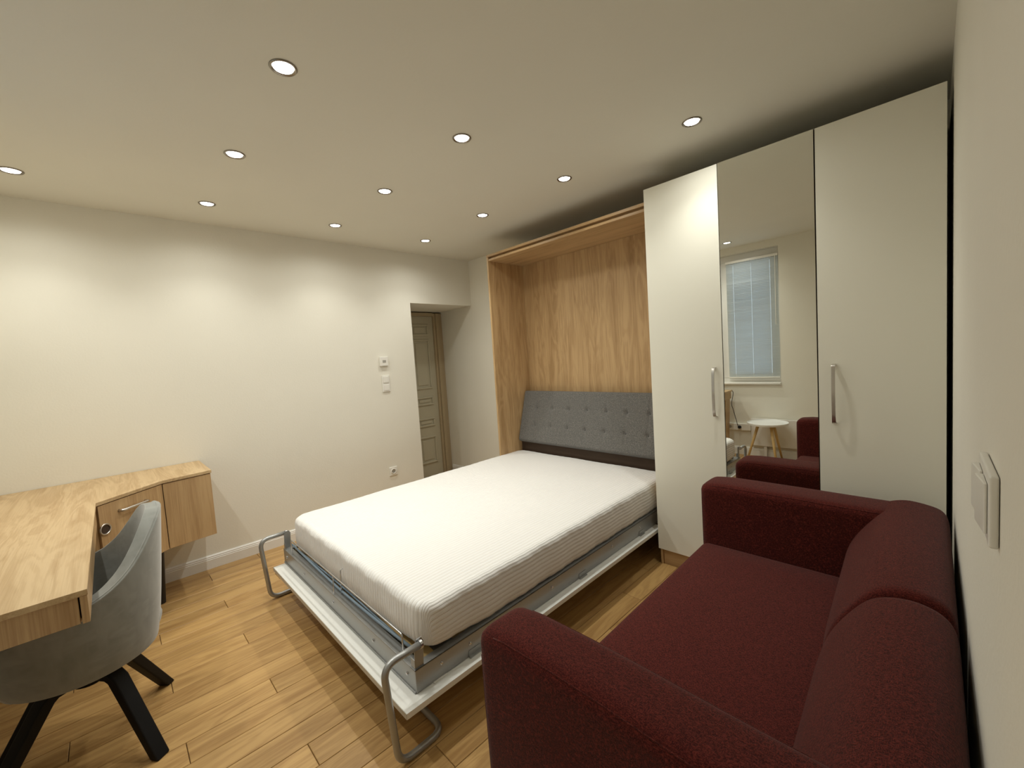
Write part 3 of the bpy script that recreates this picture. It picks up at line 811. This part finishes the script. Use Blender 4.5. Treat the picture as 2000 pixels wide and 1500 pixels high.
def shell_bm():
    bm = bmesh.new(); N = 96; rings = []
    vs = [0.08, .3, .5, .62, .72] + [.78 + .22 * k / 12 for k in range(13)]
    for v in vs:
        ring = []
        for k in range(N):
            a = -180 + 360 * k / N; R = smooth_tab(RT, a); h = smooth_tab(HT, a)
            if v <= .72: r = R * .80 * v / .72; z = .362 + .020 * (v / .72) ** 3
            else:
                t = (v - .72) / .28
                r = R * (.80 + .20 * t ** .85); z = .382 + (h - .382) * t ** 1.15
            lean = 0.0
            q = math.radians(a); ring.append(bm.verts.new((CC.x + math.sin(q) * r, CC.y + math.cos(q) * r, z)))
        rings.append(ring)
    for a, b in zip(rings, rings[1:]):
        for k in range(N): bm.faces.new((a[k], a[(k + 1) % N], b[(k + 1) % N], b[k]))
    bm.faces.new(rings[0])
    return bm
sh = obj('shell', shell_bm(), VELV, ch, smooth=True)
so = sh.modifiers.new('solid', 'SOLIDIFY'); so.thickness = .050; so.offset = -1
bv = sh.modifiers.new('bev', 'BEVEL'); bv.width = .021; bv.segments = 5; bv.limit_method = 'ANGLE'; bv.angle_limit = math.radians(50)
bm = bmesh.new()
tube(bm, [rimpt(-180 + 360 * k / 90, -.010) + Vector((0, 0, .0005)) for k in range(90)], .0045, 6, closed=True)
obj('piping', bm, VELV, ch, smooth=True)
bm = bmesh.new(); lathe_solid(bm, [(.20, 0), (.222, .012), (.228, .035), (.215, .058), (.16, .068), (.05, .071)], (CC.x, CC.y, .41), 40)
obj('seat_cushion', bm, VELV, ch, smooth=True)
bm = bmesh.new(); lathe_solid(bm, [(.048, .275), (.048, .335), (.085, .342), (.085, .362)], (CC.x, CC.y, 0), 24)
obj('swivel_hub', bm, BLACK, ch)
for fx, fy in ((.235, .165), (-.230, .222), (-.190, -.256), (.185, -.29)):
    d = Vector((fx, fy, 0)).normalized(); n_ = Vector((-d.y, d.x, 0))
    bm = bmesh.new()
    top = d * .055; rings = []
    path = [(d * .035, .318, .026, .024), (d * .105, .315, .026, .022), (d * .135, .292, .025, .020), (d * (Vector((fx, fy, 0)).length), 0.0, .024, .018)]
    for p, z, hw, hh in path:
        # section roughly perpendicular to the leg
        vv = Vector((0, 0, 1)) if z > .31 else (d * .9 + Vector((0, 0, .35))).normalized()
        c = CC + p + Vector((0, 0, z))
        if z == 0: pts_ = [c - n_ * hw - d * hh, c + n_ * hw - d * hh, c + n_ * hw + d * hh, c - n_ * hw + d * hh]
        else: pts_ = [c - n_ * hw - vv * hh, c + n_ * hw - vv * hh, c + n_ * hw + vv * hh, c - n_ * hw + vv * hh]
        rings.append([bm.verts.new(q) for q in pts_])
    for a, b in zip(rings, rings[1:]):
        for k in range(4): bm.faces.new((a[k], a[(k + 1) % 4], b[(k + 1) % 4], b[k]))
    bm.faces.new(rings[0][::-1]); bm.faces.new(rings[-1])
    obj('leg', bm, BLACK, ch, bevel=.006)

# ------------------------------------------------------------------ wall plates
th = thing('thermostat', 'small square white room thermostat above the light switch by the doorway', 'thermostat', (0, -.555, 1.436))
obj('housing', B((0.0005, .022, -.597, -.513, 1.392, 1.480)), PLAST, th, bevel=.004)
obj('dial_window', B((.0222, .0235, -.572, -.538, 1.424, 1.448)), PLASTG, th)
sw = thing('double_light_switch', 'white upright double switch plate under the thermostat by the doorway', 'switch', (0, -.548, 1.22))
obj('plate', B((0.0005, .010, -.588, -.508, 1.143, 1.302)), PLAST, sw, bevel=.003)
obj('rocker', B((.0102, .016, -.576, -.520, 1.232, 1.290)), PLAST, sw, bevel=.002)
obj('rocker', B((.0102, .014, -.576, -.520, 1.156, 1.214)), PLAST, sw, bevel=.002)
def socket(loc_y, z, label):
    s = thing('power_socket', label, 'socket', (0, loc_y, z))
    bm = bmesh.new(); abox(bm, .0005, .010, loc_y - .041, loc_y + .041, z - .041, z + .041); obj('plate', bm, PLAST, s, bevel=.003)
    bm = bmesh.new(); lathe(bm, [(.027, 0), (.027, .004), (.020, .0045), (.0195, -.0)], (.0100, loc_y, z), 28, 'x'); obj('socket_rim', bm, PLAST, s, smooth=True)
    bm = bmesh.new(); lathe_solid(bm, [(.0195, 0), (.0193, .001)], (.0102, loc_y, z), 28, 'x'); obj('socket_well', bm, PLASTG, s)
    for q in (-.009, .009):
        bm = bmesh.new(); lathe_solid(bm, [(.003, 0), (.003, .0006)], (.0115, loc_y + q, z), 10, 'x'); obj('pin_hole', bm, DARK, s)
socket(-.547, .365, 'white square power socket low on the wall beside the bed')
# right wall switch
yy0, yy1 = -1.66, -1.50
rs = thing('wall_switch', 'white switch plate on the right wall above the sofa back', 'switch', (wr(-1.58), -1.58, 1.155))
zc0, zc1 = 1.108, 1.205
bm = bmesh.new(); x0, x1 = wr(yy0), wr(yy1)
prism(bm, [(x0 - .0005, yy0), (x0 - .010, yy0), (x1 - .010, yy1), (x1 - .0005, yy1)], zc0, zc1); obj('plate', bm, PLAST, rs, bevel=.003)
for q0, q1 in ((-1.645, -1.588), (-1.572, -1.515)):
    bm = bmesh.new(); prism(bm, [(wr(q0) - .0102, q0), (wr(q0) - .0135, q0), (wr(q1) - .019, q1), (wr(q1) - .0102, q1)], zc0 + .014, zc1 - .014)
    obj('rocker', bm, PLAST, rs, bevel=.0015)

# ------------------------------------------------------------------ things by the window wall (seen in the mirror)
tb = thing('side_table', 'small round white tray table on slanted wooden legs by the window wall', 'table', (2.40, -2.79, 0))
bm = bmesh.new(); lathe_solid(bm, [(.185, .438), (.198, .442), (.202, .462), (.199, .463), (.194, .450), (.18, .4485), (.01, .4485)], (2.40, -2.79, 0), 48)
obj('tray_top', bm, mat('table_white', (.86, .87, .86), .35), tb, smooth=False)
for k in range(3):
    a = math.radians(175 + 120 * k); bm = bmesh.new()
    tube(bm, [(2.40 + .09 * math.cos(a), -2.79 + .09 * math.sin(a), .437), (2.40 + .215 * math.cos(a), -2.79 + .215 * math.sin(a), .0)], .016, 14, r_end=.010)
    obj('leg', bm, BIRCH, tb, smooth=True)
rd = thing('panel_heater', 'flat white panel heater low on the window wall behind the table', 'heater', (2.62, YB + .03, .12))
obj('heater_body', B((2.17, 3.10, YB + .012, YB + .05, .13, .455)), TRIM, rd, bevel=.006)
obj('heater_grille', B((2.18, 3.09, YB + .014, YB + .048, .4555, .458)), PLAST, rd)
for bx in (2.35, 2.88): obj('wall_bracket', B((bx, bx + .03, YB + .0005, YB + .0115, .17, .42)), STEELG, rd)
for lx in (2.30, 2.95): obj('foot', B((lx, lx + .03, YB + .018, YB + .045, .0, .13)), TRIM, rd)
tr = thing('cable_trunking', 'white socket trunking along the window wall beside the heater', 'trunking', (1.2, YB, .34))
obj('channel', B((.78, 2.16, YB + .0005, YB + .028, .300, .380)), PLAST, tr, bevel=.003)
for x in (1.55, 1.70, 1.93, 2.04):
    bm = bmesh.new(); lathe_solid(bm, [(.020, 0), (.020, .0008)], (x, YB + .0285, .34), 24, 'y'); obj('socket_well', bm, PLASTG, tr)
cd_ = thing('extension_cord', 'black cord hanging from the desk corner to the trunking plug', 'cord', (1.99, -2.98, .8))
bm = bmesh.new()
tube(bm, fillet([(1.975, -2.99, .80), (1.995, -2.985, .77), (1.965, -2.992, .62), (1.985, -2.99, .56), (2.00, -3.0, .48), (2.03, -2.998, .36), (2.04, -3.0, .34)], .05, 5), .0035, 8)
obj('cable', bm, BLACK, cd_, smooth=True)
bm = bmesh.new(); lathe_solid(bm, [(.018, .0295), (.019, .045), (.014, .060), (.006, .068)], (2.04, YB, .34), 20, 'y')
obj('plug', bm, BLACK, cd_, smooth=True)
